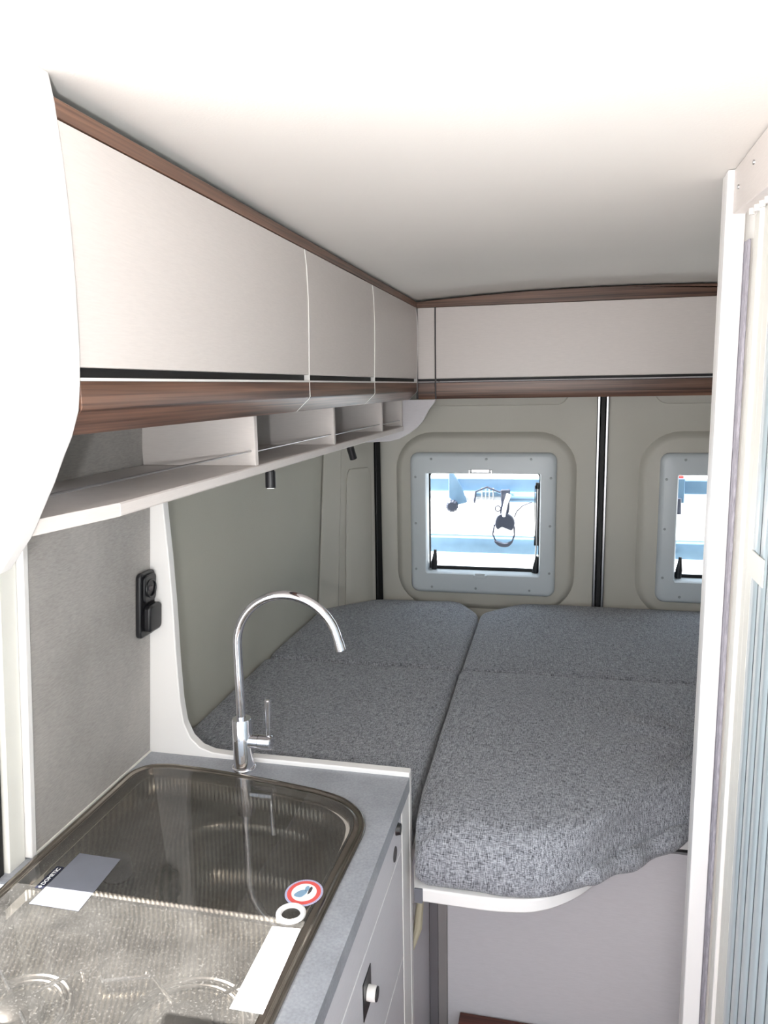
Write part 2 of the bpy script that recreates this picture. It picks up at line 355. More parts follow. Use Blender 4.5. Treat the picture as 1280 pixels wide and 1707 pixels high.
def van_window(nm, x0, x1, ix0, ix1, hinge):
    root = thing(nm, None, None, ((x0 + x1) / 2, 2.72, 0.84), kind='structure')
    def lp(a, b, c, d, r, y): return [(x, y, z) for x, z in rrect(a, b, c, d, r, 6)]
    z0, z1, j0, j1 = 0.840, 1.361, 0.917, 1.287
    mb = MB().loft([lp(x0, x1, z0, z1, 0.03, 2.724), lp(x0, x1, z0, z1, 0.03, 2.712), lp(x0 + 0.006, x1 - 0.006, z0 + 0.006, z1 - 0.006, 0.026, 2.703),
                    lp(x0 + 0.016, x1 - 0.016, z0 + 0.016, z1 - 0.016, 0.02, 2.700), lp(ix0 - 0.004, ix1 + 0.004, j0 - 0.004, j1 + 0.004, 0.008, 2.699),
                    lp(ix0, ix1, j0, j1, 0.006, 2.704), lp(ix0, ix1, j0, j1, 0.006, 2.760), lp(x0 + .02, x1 - .02, z0 + .02, z1 - .02, 0.02, 2.724)], False, False)
    fr = mb.build('window_frame', 'frame', root, angle=40)
    # blind cassette groove lines, proud lips
    box('blind_cassette', 'frame', (ix0 + 0.0, ix1, 2.701, 2.716, j1 - 0.001, j1 + 0.016), root, 0.002)
    g = MB().loft([lp(ix0, ix1, j0, j1, 0.006, 2.766), lp(ix0 - .012, ix1 + .012, j0 - .012, j1 + .012, 0.01, 2.766), lp(ix0 - .012, ix1 + .012, j0 - .012, j1 + .012, 0.01, 2.778),
                   lp(ix0 + .004, ix1 - .004, j0 + .010, j1 - .004, 0.018, 2.778), lp(ix0 + .004, ix1 - .004, j0 + .010, j1 - .004, 0.018, 2.766), lp(ix0, ix1, j0, j1, 0.006, 2.766)], False, False)
    g.build('gasket', 'rubber', root)
    box('pane', 'pane', (ix0 - 0.010, ix1 + 0.010, 2.7785, 2.7815, j0 - 0.01, j1 + 0.01), root, 0)
    for fx, fz in ((0.15, 1), (0.53, 1), (0.83, 1), (0.15, 0), (0.46, 0), (0.83, 0)):
        x = x0 + (x1 - x0) * fx; z = z1 - 0.022 if fz else z0 + 0.022
        MB().cyl((x, 2.7005, z), (x, 2.6970, z), 0.0048, 0.0035, 12).build('screw_cap', 'cap', root)
    for fz in (0.17, 0.50, 0.83):
        for x in (x0 + 0.020, x1 - 0.020):
            z = z0 + (z1 - z0) * fz; MB().cyl((x, 2.7005, z), (x, 2.6970, z), 0.0048, 0.0035, 12).build('screw_cap', 'cap', root)
    xm = (ix0 + ix1) / 2 - 0.006
    c1 = MB().box(xm - 0.032, xm + 0.032, 2.694, 2.702, j1 + 0.004, j1 + 0.016).box(xm - 0.042, xm - 0.036, 2.692, 2.702, j1 - 0.010, j1 + 0.014).box(xm + 0.036, xm + 0.042, 2.692, 2.702, j1 - 0.010, j1 + 0.014).box(xm - .042, xm + .042, 2.696, 2.700, j1 + .008, j1 + .012)
    tag(c1.build('blind_latch', 'alu', root, 0.001), 'grey clip at the top of the frame')
    c2 = MB().box(xm - 0.024, xm + 0.024, 2.690, 2.702, j0 - 0.012, j0 - 0.003).box(xm - 0.018, xm + 0.018, 2.692, 2.700, j0 - 0.003, j0 + 0.004)
    c2.build('blind_grip', 'frame', root, 0.0015)
    # window catches and stay
    def catch(x, z, h):
        m_ = MB(); m_.tube([(x, 2.752, z - h * .5), (x + .001, 2.748, z - h * .1), (x + .003, 2.750, z + h * .2), (x + .004, 2.752, z + h * .5)], [.010, .012, .008, .005], 12)
        m_.box(x - .013, x + .004, 2.748, 2.760, z - h * .45, z - h * .22)
        return m_.build('window_catch', 'dark', root, 0)
    catch(ix0 + 0.020, 0.955, 0.075)
    if hinge:
        catch(ix1 - 0.013, 0.945, 0.07)
        st = MB().cyl((ix1 - 0.011, 2.750, 1.02), (ix1 - 0.009, 2.750, 1.245), 0.0055, n=12)
        s_ = tag(st.build('window_stay', 'alu', root), 'grey telescopic stay')
        MB().cyl((ix1 - 0.009, 2.750, 1.228), (ix1 - 0.008, 2.750, 1.250), 0.009, 0.008, 12).build('stay_end_cap', 'dark', s_)
        MB().box(ix1 - .0195, ix1 - .0165, 2.745, 2.755, 1.02, 1.24).build('stay_edge', 'dark', s_)
        MB().box(ix1 - .0055, ix1 - .0025, 2.745, 2.755, 1.02, 1.24).build('stay_edge', 'dark', s_)
        MB().cyl((ix1 - 0.013, 2.750, 0.97), (ix1 - 0.011, 2.750, 1.02), 0.003, n=10).build('stay_rod', 'alu', s_)
    return root
van_window('window_1', -0.530, -0.006, -0.470, -0.063, True)
van_window('window_2', 0.338, 0.862, 0.397, 0.803, False)

# outer body skin behind the linings
tag(MB().prism([(-0.95, 0.84), (-0.921, 0.84), (-0.921, 2.512), (-0.862, 2.512), (-0.655, 2.755), (-0.655, 2.793), (-0.95, 2.793)], 2, -0.1, 1.96).build('wall_rear_corner', 'body'), kind='structure')
tag(box('wall_rear', 'body', (-0.66, 1.12, 2.762, 2.80, 1.605, 1.89), bevel=0), kind='structure')
tag(box('wall_rear_meeting', 'body', (0.10, 0.19, 2.7915, 2.80, 0.0, 1.605), bevel=0), kind='structure')

# sliding door jamb left of the splashback
def lean(x, z): return x + (z - 0.9) * 0.075
def leanbox(name, m, x0, x1, y0, y1, z0, z1, parent=None, bevel=0.002):
    return MB().loft([[(lean(x0, z), y0, z), (lean(x1, z), y0, z), (lean(x1, z), y1, z), (lean(x0, z), y1, z)] for z in (z0, z1)]).build(name, m, parent, bevel)
tag(leanbox('trim_6', 'cream', -0.84, -0.778, 0.862, 0.897, 0, 1.80), kind='structure')
tag(leanbox('trim_7', 'rubber', -0.84, -0.785, 0.838, 0.860, 0, 1.80), kind='structure')

# ------------------------------------------------------------ kitchen
spl = thing('splashback', 'grey textured stone-look splashback panel beside the sink', 'splashback', (-0.78, 1.08, 0.9))
leanbox('panel', 'splash', -0.784, -0.772, 0.911, 1.249, 0.901, 1.555, spl, 0)
tag(leanbox('edge_strip', 'white', -0.786, -0.768, 0.898, 0.910, 0.901, 1.451, spl), 'white edge strip')
tag(box('sealing_strip', 'cream', (-0.772, -0.7690, 0.90, 1.249, 0.9005, 0.9035), spl, 0), 'thin pale sealing line')
MB().cyl((-0.765, 1.045, 1.105), (-0.757, 1.045, 1.107), 0.0035, 0.002, 12).build('screw_dot', 'white', spl)

part = MB()
out = [(-0.81, 0.0), (-0.253, 0.0), (-0.253, 0.908), (-0.60, 0.908), (-0.640, 0.910), (-0.665, 0.918), (-0.684, 0.936), (-0.696, 0.965), (-0.701, 1.01), (-0.703, 1.10), (-0.703, 1.20), (-0.705, 1.29), (-0.709, 1.38), (-0.712, 1.452), (-0.79, 1.452)]
part.prism(out, 1, 1.250, 1.270)
p_ = part.build('partition_panel', 'white', None, 0.002)
tag(p_, 'white partition panel between kitchen and bed with curved cut-out', 'panel')

sk = thing('power_socket', 'black power socket with hinged cover on the splashback', 'socket', (-0.745, 1.225, 1.15))
def wl(x, z): return -0.772 + (z - 0.9) * 0.075 + x
def sb(name, m, y0, y1, z0, z1, d0, d1, bv=0.003, parent=sk, r=0.01):
    q = rrect(y0, y1, z0, z1, r, 5)
    return MB().loft([[(wl(d0, z), y, z) for y, z in q], [(wl(d1, z), y, z) for y, z in q]]).build(name, m, parent, bv)
sb('socket_frame', 'dark', 1.196, 1.2485, 1.148, 1.272, 0.0005, 0.011)
so = sb('socket_insert', 'dark', 1.204, 1.246, 1.214, 1.266, 0.011, 0.015)
c_ = Vector((wl(0.015, 1.24), 1.225, 1.24))
MB().tube([c_ + Vector((0.001, 0.016 * cos(a * pi / 12), 0.016 * sin(a * pi / 12))) for a in range(25)], 0.0018, 8).build('socket_ring', 'dark', so)
MB().cyl(c_, c_ + Vector((0.003, 0, 0)), 0.006, 0.004, 14).build('socket_pin_guard', 'seam', so)
sb('hinged_cover', 'dark', 1.204, 1.2485, 1.158, 1.210, 0.011, 0.026, 0.004)

# worktop around the sink cut-out
far = [(-0.765, 0.30), (-0.765, 1.165), (-0.745, 1.195), (-0.705, 1.207), (-0.62, 1.203), (-0.50, 1.190), (-0.40, 1.173), (-0.345, 1.155), (-0.305, 1.120), (-0.288, 1.075), (-0.292, 0.95), (-0.297, 0.75), (-0.297, 0.30)]
RO = rounded_poly(far, [0.06, 0.03, 0.03, 0.03, 0.04, 0.04, 0.04, 0.03, 0.03, 0.03, 0.03, 0.03, 0.06], 4, 0.02)
CX, CY = -0.53, 0.80
def inset(P, d):
    n = len(P); o = []
    for i in range(n):
        a = Vector(P[i - 2]); b = Vector(P[(i + 2) % n]); t = (b - a).normalized(); nn = Vector((-t.y, t.x))
        if nn.dot(Vector((CX, CY)) - Vector(P[i])) < 0: nn = -nn
        q = Vector(P[i]) + nn * d; o.append((q.x, q.y))
    return o
wt = thing('kitchen_worktop', 'grey concrete-look worktop with the sink and hob let in', 'worktop', (-0.51, 0.75, 0.87))
def zloop(P, z): return [(x, y, z) for x, y in P]
hole = inset(RO, 0.004)
def outer_of(P):
    o = []
    for x, y in P:     # project from the centre on to the worktop rectangle
        dx, dy = x - CX, y - CY
        t = min([( -0.253 - CX) / dx if dx > 1e-6 else 9, (-0.840 - CX) / dx if dx < -1e-6 else 9, (1.2495 - CY) / dy if dy > 1e-6 else 9, (0.15 - CY) / dy if dy < -1e-6 else 9])
        o.append((CX + dx * t, CY + dy * t))
    return o
OU = outer_of(hole)
# add exact corners by snapping the nearest point
for cxy in ((-0.253, 1.2495), (-0.840, 1.2495), (-0.253, 0.15), (-0.840, 0.15)):
    k = min(range(len(OU)), key=lambda i: hypot(OU[i][0] - cxy[0], OU[i][1] - cxy[1])); OU[k] = cxy
OU = [(max(x, -0.772) if y > 0.9 else (x if y < 0.86 else x), y) for x, y in OU]
mb = MB(); l1, l2 = zloop(OU, 0.900), zloop(hole, 0.900); l3, l4 = zloop(hole, 0.872), zloop(OU, 0.872)
mb.loft([l1, l2, l3, l4, l1], False, False)
mb.build('worktop_slab', 'worktop', wt, 0.001)
# sink and hob combination
sh = thing('sink_hob_unit', 'stainless sink and hob unit under one smoked glass lid', 'sink', (-0.53, 0.80, 0.90))
prof_ = [(0.0, 0.9012), (0.001, 0.9045), (0.004, 0.9060), (0.008, 0.9050), (0.0105, 0.9025), (0.013, 0.9025), (0.016, 0.9048), (0.020, 0.9048), (0.0215, 0.9020), (0.026, 0.8985)]
rimo = MB().loft([zloop(inset(RO, d), z) for d, z in prof_] + [zloop(inset(RO, 0.026), 0.890), zloop(inset(RO, 0.001), 0.896)], False, False)
rimo.build('steel_rim', 'rim', sh, angle=60)
IN = inset(RO, 0.026)
# pan: near part is the hob floor, far part the sink
top = [p for p in IN]
pan = MB()
sinkP = rounded_poly([(-0.735, 0.862), (-0.735, 1.165), (-0.70, 1.178), (-0.50, 1.160), (-0.37, 1.135), (-0.325, 1.095), (-0.318, 1.03), (-0.325, 0.862)], [0.03, 0.03, 0.03, 0.03, 0.04, 0.04, 0.03, 0.03], 4, 0.02)
S1 = zloop(inset(RO, 0.026), 0.892)
CX0, CY0 = CX, CY
CX, CY = -0.53, 1.01
bowl = rounded_poly([(-0.565, 0.868), (-0.612, 1.02), (-0.585, 1.095), (-0.50, 1.112), (-0.40, 1.100), (-0.345, 1.065), (-0.328, 1.00), (-0.330, 0.868)], [0.03, 0.05, 0.04, 0.05, 0.05, 0.04, 0.04, 0.03], 5, 0.02)
pan.loft([zloop(sinkP, 0.893), zloop(inset(sinkP, 0.003), 0.872), zloop(inset(sinkP, 0.012), 0.866)], False, False)
pan.build('sink_wall', 'steel', sh, angle=50)
# tray floor between sink wall and bowl: radial bridge resampled
def resample(P, c, n=120):
    ang_ = [(math.atan2(y - c[1], x - c[0]), x, y) for x, y in P]; out_ = []
    for k in range(n):
        th = -pi + 2 * pi * k / n; d = Vector((cos(th), sin(th))); best = None
        for i in range(len(P)):
            a = Vector(P[i]) - Vector(c); b = Vector(P[(i + 1) % len(P)]) - Vector(c); e = b - a
            den = d.x * e.y - d.y * e.x
            if abs(den) < 1e-12: continue
            t = (a.x * e.y - a.y * e.x) / den; s_ = (a.x * d.y - a.y * d.x) / den
            if t > 0 and -1e-6 <= s_ <= 1 + 1e-6 and (best is None or t > best): best = t
        out_.append((c[0] + d.x * best, c[1] + d.y * best))
    return out_
cc = (-0.46, 0.985)
sw = resample(inset(sinkP, 0.0115), cc)
CX, CY = cc
bw = resample(bowl, cc)
bl = lambda d, z: zloop([(cc[0] + (x - cc[0]) * (1 - d / hypot(x - cc[0], y - cc[1])), cc[1] + (y - cc[1]) * (1 - d / hypot(x - cc[0], y - cc[1]))) for x, y in bw], z)
tray = MB().loft([zloop(sw, 0.8665), bl(-0.012, 0.8650), bl(-0.006, 0.8665), bl(0.0, 0.8655), bl(0.004, 0.861), bl(0.007, 0.845), bl(0.011, 0.80), bl(0.018, 0.782), bl(0.032, 0.768), bl(0.05, 0.763), bl(0.08, 0.762)], False, True)
tray.build('sink_bowl', 'steel', sh, angle=60)
MB().cyl((-0.46, 0.97, 0.7622), (-0.46, 0.97, 0.7650), 0.028, 0.026, 24).build('drain', 'alu', sh)
CX, CY = CX0, CY0
# hob floor and the bridge plate around the sink
IN2 = inset(RO, 0.024)
hobP = [p for p in IN2 if p[1] < 0.84]
hob = MB().box(-0.742, -0.321, 0.33, 0.845, 0.868, 0.872).box(-0.742, -0.321, 0.845, 0.852, 0.868, 0.8935)
hob.build('hob_pan', 'steel', sh, 0.001)
def burner(x, y, r):
    b = MB()
    for rr_, zz, th in ((r, 0.874, 0.0035), (r * 0.86, 0.8745, 0.0025)):
        b.tube([(x + rr_ * cos(a * pi / 24), y + rr_ * sin(a * pi / 24), zz) for a in range(49)], th, 8)
    bo = b.build('burner_well', 'alu', sh)
    MB().loft([zloop([(x + q * cos(a * pi / 20), y + q * sin(a * pi / 20)) for a in range(40)], z) for q, z in ((r * .5, .872), (r * .5, .880), (r * .42, .8815), (r * .40, .886), (r * .36, .8875))], True, True).build('burner_cap', 'alu', bo)
    for k in range(4):
        a = pi / 4 + k * pi / 2 + 0.15
        p = [(x + q * r * cos(a), y + q * r * sin(a), z) for q, z in ((0.35, 0.892), (1.0, 0.892), (1.28, 0.891), (1.32, 0.880), (1.32, 0.873))]
        MB().tube(p, 0.0025, 8).build('pan_support', 'chrome', sh)
burner(-0.405, 0.685, 0.078); burner(-0.612, 0.665, 0.060)
MB().tube([(-0.604, 0.815, .884), (-0.545, 0.735, .884), (-0.535, 0.722, .884), (-0.48, 0.742, .884)], 0.003, 8).build('pan_support', 'chrome', sh)
MB().tube([(-0.648, 0.790, .884), (-0.625, 0.735, .884)], 0.002, 8).build('pan_support', 'chrome', sh)
MB().cyl((-0.648, 0.935, 0.867), (-0.648, 0.935, 0.892), 0.022, 0.020, 24).build('plug', 'film', sh)
# the lid
LP = inset(RO, 0.019)
lid = MB().loft([zloop(LP, 0.9050), zloop(LP, 0.9058)], True, True)
lid_ = tag(lid.build('glass_lid', 'lid', sh), 'flat smoked glass lid, dusty where the sun falls')
pr = MB()
rc = (-0.337, 0.856)
pr.loft([zloop([(rc[0] + q * cos(a * pi / 16), rc[1] + q * sin(a * pi / 16)) for a in range(32)], z) for q, z in ((.020, .9059), (.020, .9085), (.0175, .910), (.0135, .909), (.0125, .9059))], False, False)
tag(pr.build('finger_ring', 'white', sh), 'white finger ring in the lid')

# stickers lying on the lid
def flat(P, z, th=0.0004): return MB().loft([zloop(P, z), zloop(P, z + th)])
ZS = 0.9060
tag(flat([(-0.699, 0.803), (-0.622, 0.803), (-0.630, 0.918), (-0.700, 0.919)], ZS).build('protective_film', 'film'), 'grey rectangular film left on the lid, near end in sunlight', 'sticker')
tag(flat([(-0.352, 0.694), (-0.312, 0.694), (-0.315, 0.832), (-0.353, 0.829)], ZS).build('paper_label', 'paper'), 'long narrow blank white label beside the right edge of the lid', 'sticker')
tg = thing('brand_tag', 'small navy tag with white lettering near the left edge of the lid', 'tag', (-0.706, 0.858, ZS))
flat([(-0.714, 0.834), (-0.701, 0.834), (-0.701, 0.884), (-0.714, 0.884)], ZS).build('tag_plate', 'navy', tg)
cu = bpy.data.curves.new('t', 'FONT'); cu.body = 'DOMETIC'; cu.size = 0.0088; cu.extrude = 0.0001; cu.align_x = 'CENTER'; cu.align_y = 'CENTER'
tmp = bpy.data.objects.new('t', cu); me = bpy.data.meshes.new_from_object(tmp); bpy.data.objects.remove(tmp)
me.materials.clear(); me.materials.append(M['paper'])
lo = bpy.data.objects.new('lettering', me); C.objects.link(lo); lo.parent = tg; lo.rotation_euler = (0, 0, pi / 2); lo.location = (-0.0010, 0.003, 0.0006)
MB().cyl((-0.7075, 0.8375, ZS + .0004), (-0.7075, 0.8375, ZS + .0007), 0.0025, n=4).build('tag_mark', 'paper', tg)
st = thing('round_sticker', 'round sticker with red ring and blue-grey picture on the lid', 'sticker', (-0.334, 0.901, ZS))
def disc(r, a0=0): return [(-0.334 + r * cos(a * pi / 24), 0.901 + r * 1.06 * sin(a * pi / 24)) for a in range(48)]
base = flat(disc(0.0265), ZS).build('sticker_disc', 'lilac', st)
flat(disc(0.0235), ZS + .0004, .0002).build('red_ring', 'red', st)
flat(disc(0.0175), ZS + .0006, .0002).build('white_field', 'paper', st)
flat([(-0.334 + x, 0.901 + y) for x, y in smooth_closed([(-.012, -.009), (-.002, -.011), (.003, -.004), (.004, .002), (-.001, .005), (-.008, .001)], 5)], ZS + .0008, .0002).build('picture', 'bluegrey', st)
flat([(-0.334 + x, 0.901 + y) for x, y in smooth_closed([(.000, .004), (.004, .003), (.005, .010), (.002, .014), (-.001, .011)], 5)], ZS + .0008, .0002).build('picture', 'bluegrey', st)
flat([(-0.334 + x, 0.901 + y) for x, y in smooth_closed([(.006, -.003), (.009, .002), (.009, .011), (.006, .013), (.005, .006)], 5)], ZS + .0008, .0002).build('picture', 'seam', st)
tk = MB()
for a in range(56):
    t = 2 * pi * a / 56; c0, s0 = cos(t), sin(t)
    P = [(-0.334 + (r * c0 - q * s0), 0.901 + 1.06 * (r * s0 + q * c0)) for r, q in ((.0243, -.0006), (.0258, -.0006), (.0258, .0006), (.0243, .0006))]
    for v in [P]: tk.loft([zloop(v, ZS + .0004), zloop(v, ZS + .0006)])
tag(tk.build('ring_print', 'bluegrey', st), kind='stuff')

# faucet
fc = thing('faucet', 'tall chrome swan-neck mixer tap standing behind the sink', 'tap', (-0.562, 1.222, 0.900))
FY = 1.222
MB().loft([zloop([(-0.562 + q * cos(a * pi / 20), FY + q * sin(a * pi / 20)) for a in range(40)], z) for q, z in ((.0225, .9005), (.0225, .9045), (.0215, .9060), (.0185, .9070), (.0182, .998), (.0172, 1.0), (.0100, 1.0005))]).build('tap_body', 'chrome', fc, angle=40)
R0, XC, ZC = 0.0965, -0.4665, 1.143
path = [(-0.563, FY, 0.999), (-0.563, FY, 1.05), (-0.563, FY, 1.10)] + [(XC - R0 * cos(radians(a)), FY, ZC + R0 * sin(radians(a))) for a in range(0, 169, 6)]
tp = Vector(path[-1]); dr = (tp - Vector(path[-2])).normalized()
MB().tube(path + [tuple(tp + dr * 0.004)], 0.0082, 20).build('spout', 'chrome', fc)
MB().cyl(tp + dr * 0.004, tp + dr * 0.020, 0.0092, n=20).build('aerator', 'chrome', fc)
MB().tube([(-0.548, FY, .957), (-0.530, FY, .957)], 0.0128, 24).build('cartridge', 'chrome', fc)
kn = MB().tube([(-0.529, FY, .957), (-0.506, FY, .957), (-0.504, FY, .957)], [0.0132, 0.0132, 0.011], 24).build('lever_knob', 'chrome', fc)
MB().tube([(-0.511, FY, .965), (-0.511, FY, .985), (-0.5095, FY, 1.038), (-0.5095, FY, 1.040)], [0.0028, 0.0042, 0.0056, 0.004], 14).build('lever', 'chrome', fc)

# base cabinet with drawers
kc = thing('kitchen_cabinet', 'white base cabinet with drawers under the worktop', 'cabinet', (-0.51, 0.75, 0.0))
MB().box(-0.80, -0.262, 0.20, 0.205, 0.05, 0.871).box(-0.27, -0.2605, 0.20, 1.249, 0.05, 0.80).box(-0.80, -0.262, 0.20, 1.249, 0.05, 0.06).box(-0.27, -0.2605, 0.20, 1.249, .80, .871).build('carcass', 'white', kc)
fa = box('fascia', 'laminate_dim', (-0.260, -0.255, 0.20, 1.1850, 0.802, 0.8715), kc, 0.0015)
box('end_filler', 'white', (-0.2605, -0.2540, 1.1865, 1.2490, 0.05, 0.8715), kc, 0.001)
for z in (0.7998, 0.5862): box('reveal_strip', 'post_white', (-0.2605, -0.2549, 0.62, 1.1850, z - 0.0010, z + 0.0018), kc, 0)
d_ = box('drawer_front', 'laminate_dim', (-0.260, -0.255, 0.62, 1.1850, 0.588, 0.7985), kc, 0.0015)
box('drawer_front', 'laminate_dim', (-0.260, -0.255, 0.62, 1.1850, 0.33, 0.5845), kc, 0.0015)
box('drawer_front', 'laminate_dim', (-0.260, -0.255, 0.62, 1.1850, 0.07, 0.3265), kc, 0.0015)
box('cabinet_door', 'laminate_dim', (-0.260, -0.255, 0.21, 0.6165, 0.07, 0.7985), kc, 0.0015)
tag(MB().cyl((-0.2550, 1.129, .826), (-0.2535, 1.129, .826), .013, .012, 24).build('hole_cap', 'seam', fa), 'dark grey round cap')
tag(MB().cyl((-0.2550, 1.146, .862), (-0.2475, 1.146, .862), .011, .009, 20).build('stop_button', 'dark', fa), 'black button under the worktop edge')
lt = box('latch_plate', 'dark', (-0.255, -0.2535, 0.908, 0.952, 0.708, 0.768), d_, 0.001)
kn = thing('x', None, None, (0, 0, 0)); bpy.data.objects.remove(kn)
tag(MB().tube([(-0.2530, 0.930, .738), (-0.2420, 0.930, .738), (-0.240, 0.930, .738)], [.011, .011, .0095], 20).build('drawer_knob', 'white', d_, 0), 'white push knob')
tag(MB().cyl((-0.2402, 0.930, .738), (-0.2385, 0.930, .738), .0105, .0098, 20).build('knob_ring', 'dark', d_), 'black knob ring')

# ------------------------------------------------------------ overhead cabinets on the left
oc = thing('overhead_cabinet', 'long pale overhead cabinet above the kitchen and bed', 'cabinet', (-0.62, 1.55, 1.556))
XD = -0.460
MB().box(-0.720, -0.502, 0.668, 2.496, 1.556, 1.574).box(-0.745, -0.735, 0.668, 2.496, 1.575, 1.845).box(-0.735, -0.480, 0.668, 2.496, 1.845, 1.852).box(-.482, -.479, .668, 2.496, 1.575, 1.845).build('carcass', 'seam', oc)
ep = [(-0.465, 1.893), (-0.4605, 1.864), (-0.4565, 1.815), (-0.4540, 1.755), (-0.4540, 1.700), (-0.4555, 1.640), (-0.4580, 1.6085), (-0.4620, 1.582), (-0.472, 1.556), (-0.482, 1.538), (-0.496, 1.510), (-0.5215, 1.466), (-0.530, 1.452), (-0.558, 1.418), (-0.600, 1.400), (-0.66, 1.392), (-0.80, 1.390), (-0.80, 1.893)]
e_ = MB().prism(ep, 1, 0.647, 0.6670).build('end_panel', 'white', oc, 0.003, 3)
tag(e_, 'white curved end panel')
doors = ((0.668, 1.3745), (1.3765, 1.8935), (1.8955, 2.485))
for a, b in doors:
    d = MB().loft([[(x, a, z), (x, b, z)][::1] for x, z in ()], False, False) if False else None
    prf = [(-0.478, 1.624), (-0.462, 1.624), (-0.4605, 1.6245), (-0.4585, 1.70), (-0.4575, 1.76), (-0.459, 1.82), (-0.4615, 1.851), (-0.478, 1.851)]
    dd = MB().prism(prf, 1, a, b).build('cabinet_door', 'laminate', oc, 0.0007, 2, angle=20)
    w_ = MB().prism([(-0.501, 1.556), (-0.488, 1.556), (-0.4625, 1.580), (-0.460, 1.584), (-0.460, 1.6105), (-0.478, 1.6105), (-0.478, 1.580), (-0.501, 1.574)], 1, a, b).build('walnut_grip', 'wood_y', dd, 0.0006)
    box('chrome_strip', 'white', (-0.478, -0.4588, a, b, 1.6107, 1.6138), dd, 0)  # plain white colour stands in for the bright reflection on the chrome
    box('grip_channel', 'rubber', (-0.478, -0.470, a, b, 1.6136, 1.6239), dd, 0)
for y in (1.3745, 1.8935, 2.485):
    MB().prism([(-0.501, 1.5555), (-0.488, 1.5552), (-0.4618, 1.5795), (-0.4592, 1.584), (-0.4592, 1.624), (-0.4570, 1.70), (-0.4560, 1.76), (-0.4575, 1.82), (-0.4605, 1.851), (-0.478, 1.851), (-0.478, 1.580), (-0.501, 1.574)], 1, y + .0003, y + 0.0015).build('edge_strip', 'white', oc)
tt = MB().prism([(-0.478, 1.8525), (-0.461, 1.8525), (-0.461, 1.869), (-0.466, 1.8725), (-0.478, 1.8725)], 1, 0.666, 2.498)
tag(tt.build('top_trim', 'wood_y', oc, 0.0007), 'dark walnut strip under the ceiling')

sf = thing('open_shelf', 'long white open shelf with dividers hung under the left overhead cabinet', 'shelf', (-0.62, 1.55, 1.452))
MB().prism([(-0.7275, 1.452), (-0.512, 1.452), (-0.510, 1.454), (-0.510, 1.4665), (-0.512, 1.4685), (-0.7275, 1.4685)], 1, 0.80, 2.498).loft([[(-0.7275, .6675, 1.452), (-0.536, .6675, 1.452), (-0.536, .6675, 1.4685), (-0.7275, .6675, 1.4685)], [(-0.7275, .80, 1.452), (-0.511, .80, 1.452), (-0.511, .80, 1.4685), (-0.7275, .80, 1.4685)]]).build('shelf_board', 'laminate', sf, 0)
box('back_panel', 'laminate_dim', (-0.7385, -0.7285, 1.252, 2.498, 1.452, 1.5555), sf, 0)
dv = (1.222, 1.694, 2.186)
for y in dv:
    box('divider', 'laminate', (-0.7275, -0.511, y, y + 0.013, 1.4688, 1.5555), sf, 0.0007)
box('divider', 'laminate', (-0.7275, -0.511, 2.478, 2.490, 1.4688, 1.5555), sf, 0.0007)
seg = [0.668] + [d for d in dv for _ in (0, 1)] + [2.478]
for k, (a, b) in enumerate(((0.668, 1.222), (1.235, 1.694), (1.707, 2.186), (2.199, 2.478))):
    tag(MB().cyl((-0.519, a, 1.494 - .002 * k), (-0.519, b, 1.494 - .002 * k), 0.0016, n=10).build('retaining_rod', 'alu', sf), 'thin metal retaining rod')
gp = [(-0.515, 1.5552), (-0.402, 1.5552), (-0.404, 1.546), (-0.424, 1.524), (-0.436, 1.500), (-0.447, 1.480), (-0.466, 1.462), (-0.49, 1.444), (-0.526, 1.425), (-0.56, 1.417), (-0.62, 1.414), (-0.78, 1.414), (-0.78, 1.451), (-0.515, 1.451)]
MB().prism(gp, 1, 2.4985, 2.510).build('shelf_gable', 'laminate_dim', sf, 0.001)

def spot(y, label, dx, dy):
    t = thing('spot_lamp', label, 'lamp', (-0.532, y, 1.452), 'black reading spots under the shelf')
    MB().cyl((-0.532, y, 1.4518), (-0.532, y, 1.4440), 0.008, n=16).build('mount', 'dark', t)
    b_ = MB().cyl((-0.532, y, 1.446), (-0.532 + dx, y + dy, 1.414), 0.0098, n=20).build('lamp_head', 'dark', t, 0.001)
    MB().cyl((-0.532 + dx, y + dy, 1.4145), (-0.532 + dx * 1.02, y + dy * 1.02, 1.4133), 0.0068, n=16).build('lens', 'lens', b_)
spot(1.340, 'black reading spot under the shelf, the nearer one with its lens showing', 0.001, -0.004)
spot(1.905, 'black reading spot under the shelf, the farther one near the rear corner', 0.006, 0.010)

# ------------------------------------------------------------ rear overhead cabinet
rc_ = thing('overhead_cabinet', 'pale overhead cabinet across the rear doors', 'cabinet', (0.3, 2.6, 1.556))
MB().box(-0.47, 1.10, 2.522, 2.735, 1.5575, 1.57).box(-0.47, 1.10, 2.522, 2.53, 1.57, 1.85).build('carcass', 'seam', rc_)
def rear_piece(x0, x1, nm):
    d = MB().prism([(2.502, 1.6225), (2.500, 1.6245), (2.4985, 1.74), (2.501, 1.8505), (2.518, 1.8505), (2.518, 1.6225)], 0, x0, x1).build(nm, 'laminate', rc_, 0.0007, angle=20)
    MB().prism([(2.518, 1.5565), (2.506, 1.5565), (2.4995, 1.573), (2.4995, 1.6095), (2.518, 1.6095)], 0, x0, x1).build('walnut_grip', 'wood_x', d, 0.0006)
    MB().prism([(2.518, 1.6097), (2.4985, 1.6097), (2.4975, 1.6110), (2.4985, 1.6145), (2.518, 1.6145)], 0, x0, x1).build('chrome_strip', 'chrome', d)
    box('grip_channel', 'rubber', (x0, x1, 2.508, 2.518, 1.6147, 1.6223), d, 0)
rear_piece(-0.459, -0.4035, 'filler_panel'); rear_piece(-0.3985, 1.10, 'cabinet_door')
MB().box(-0.4032, -0.3988, 2.5005, 2.520, 1.5565, 1.8505).build('edge_strip', 'seam', rc_)
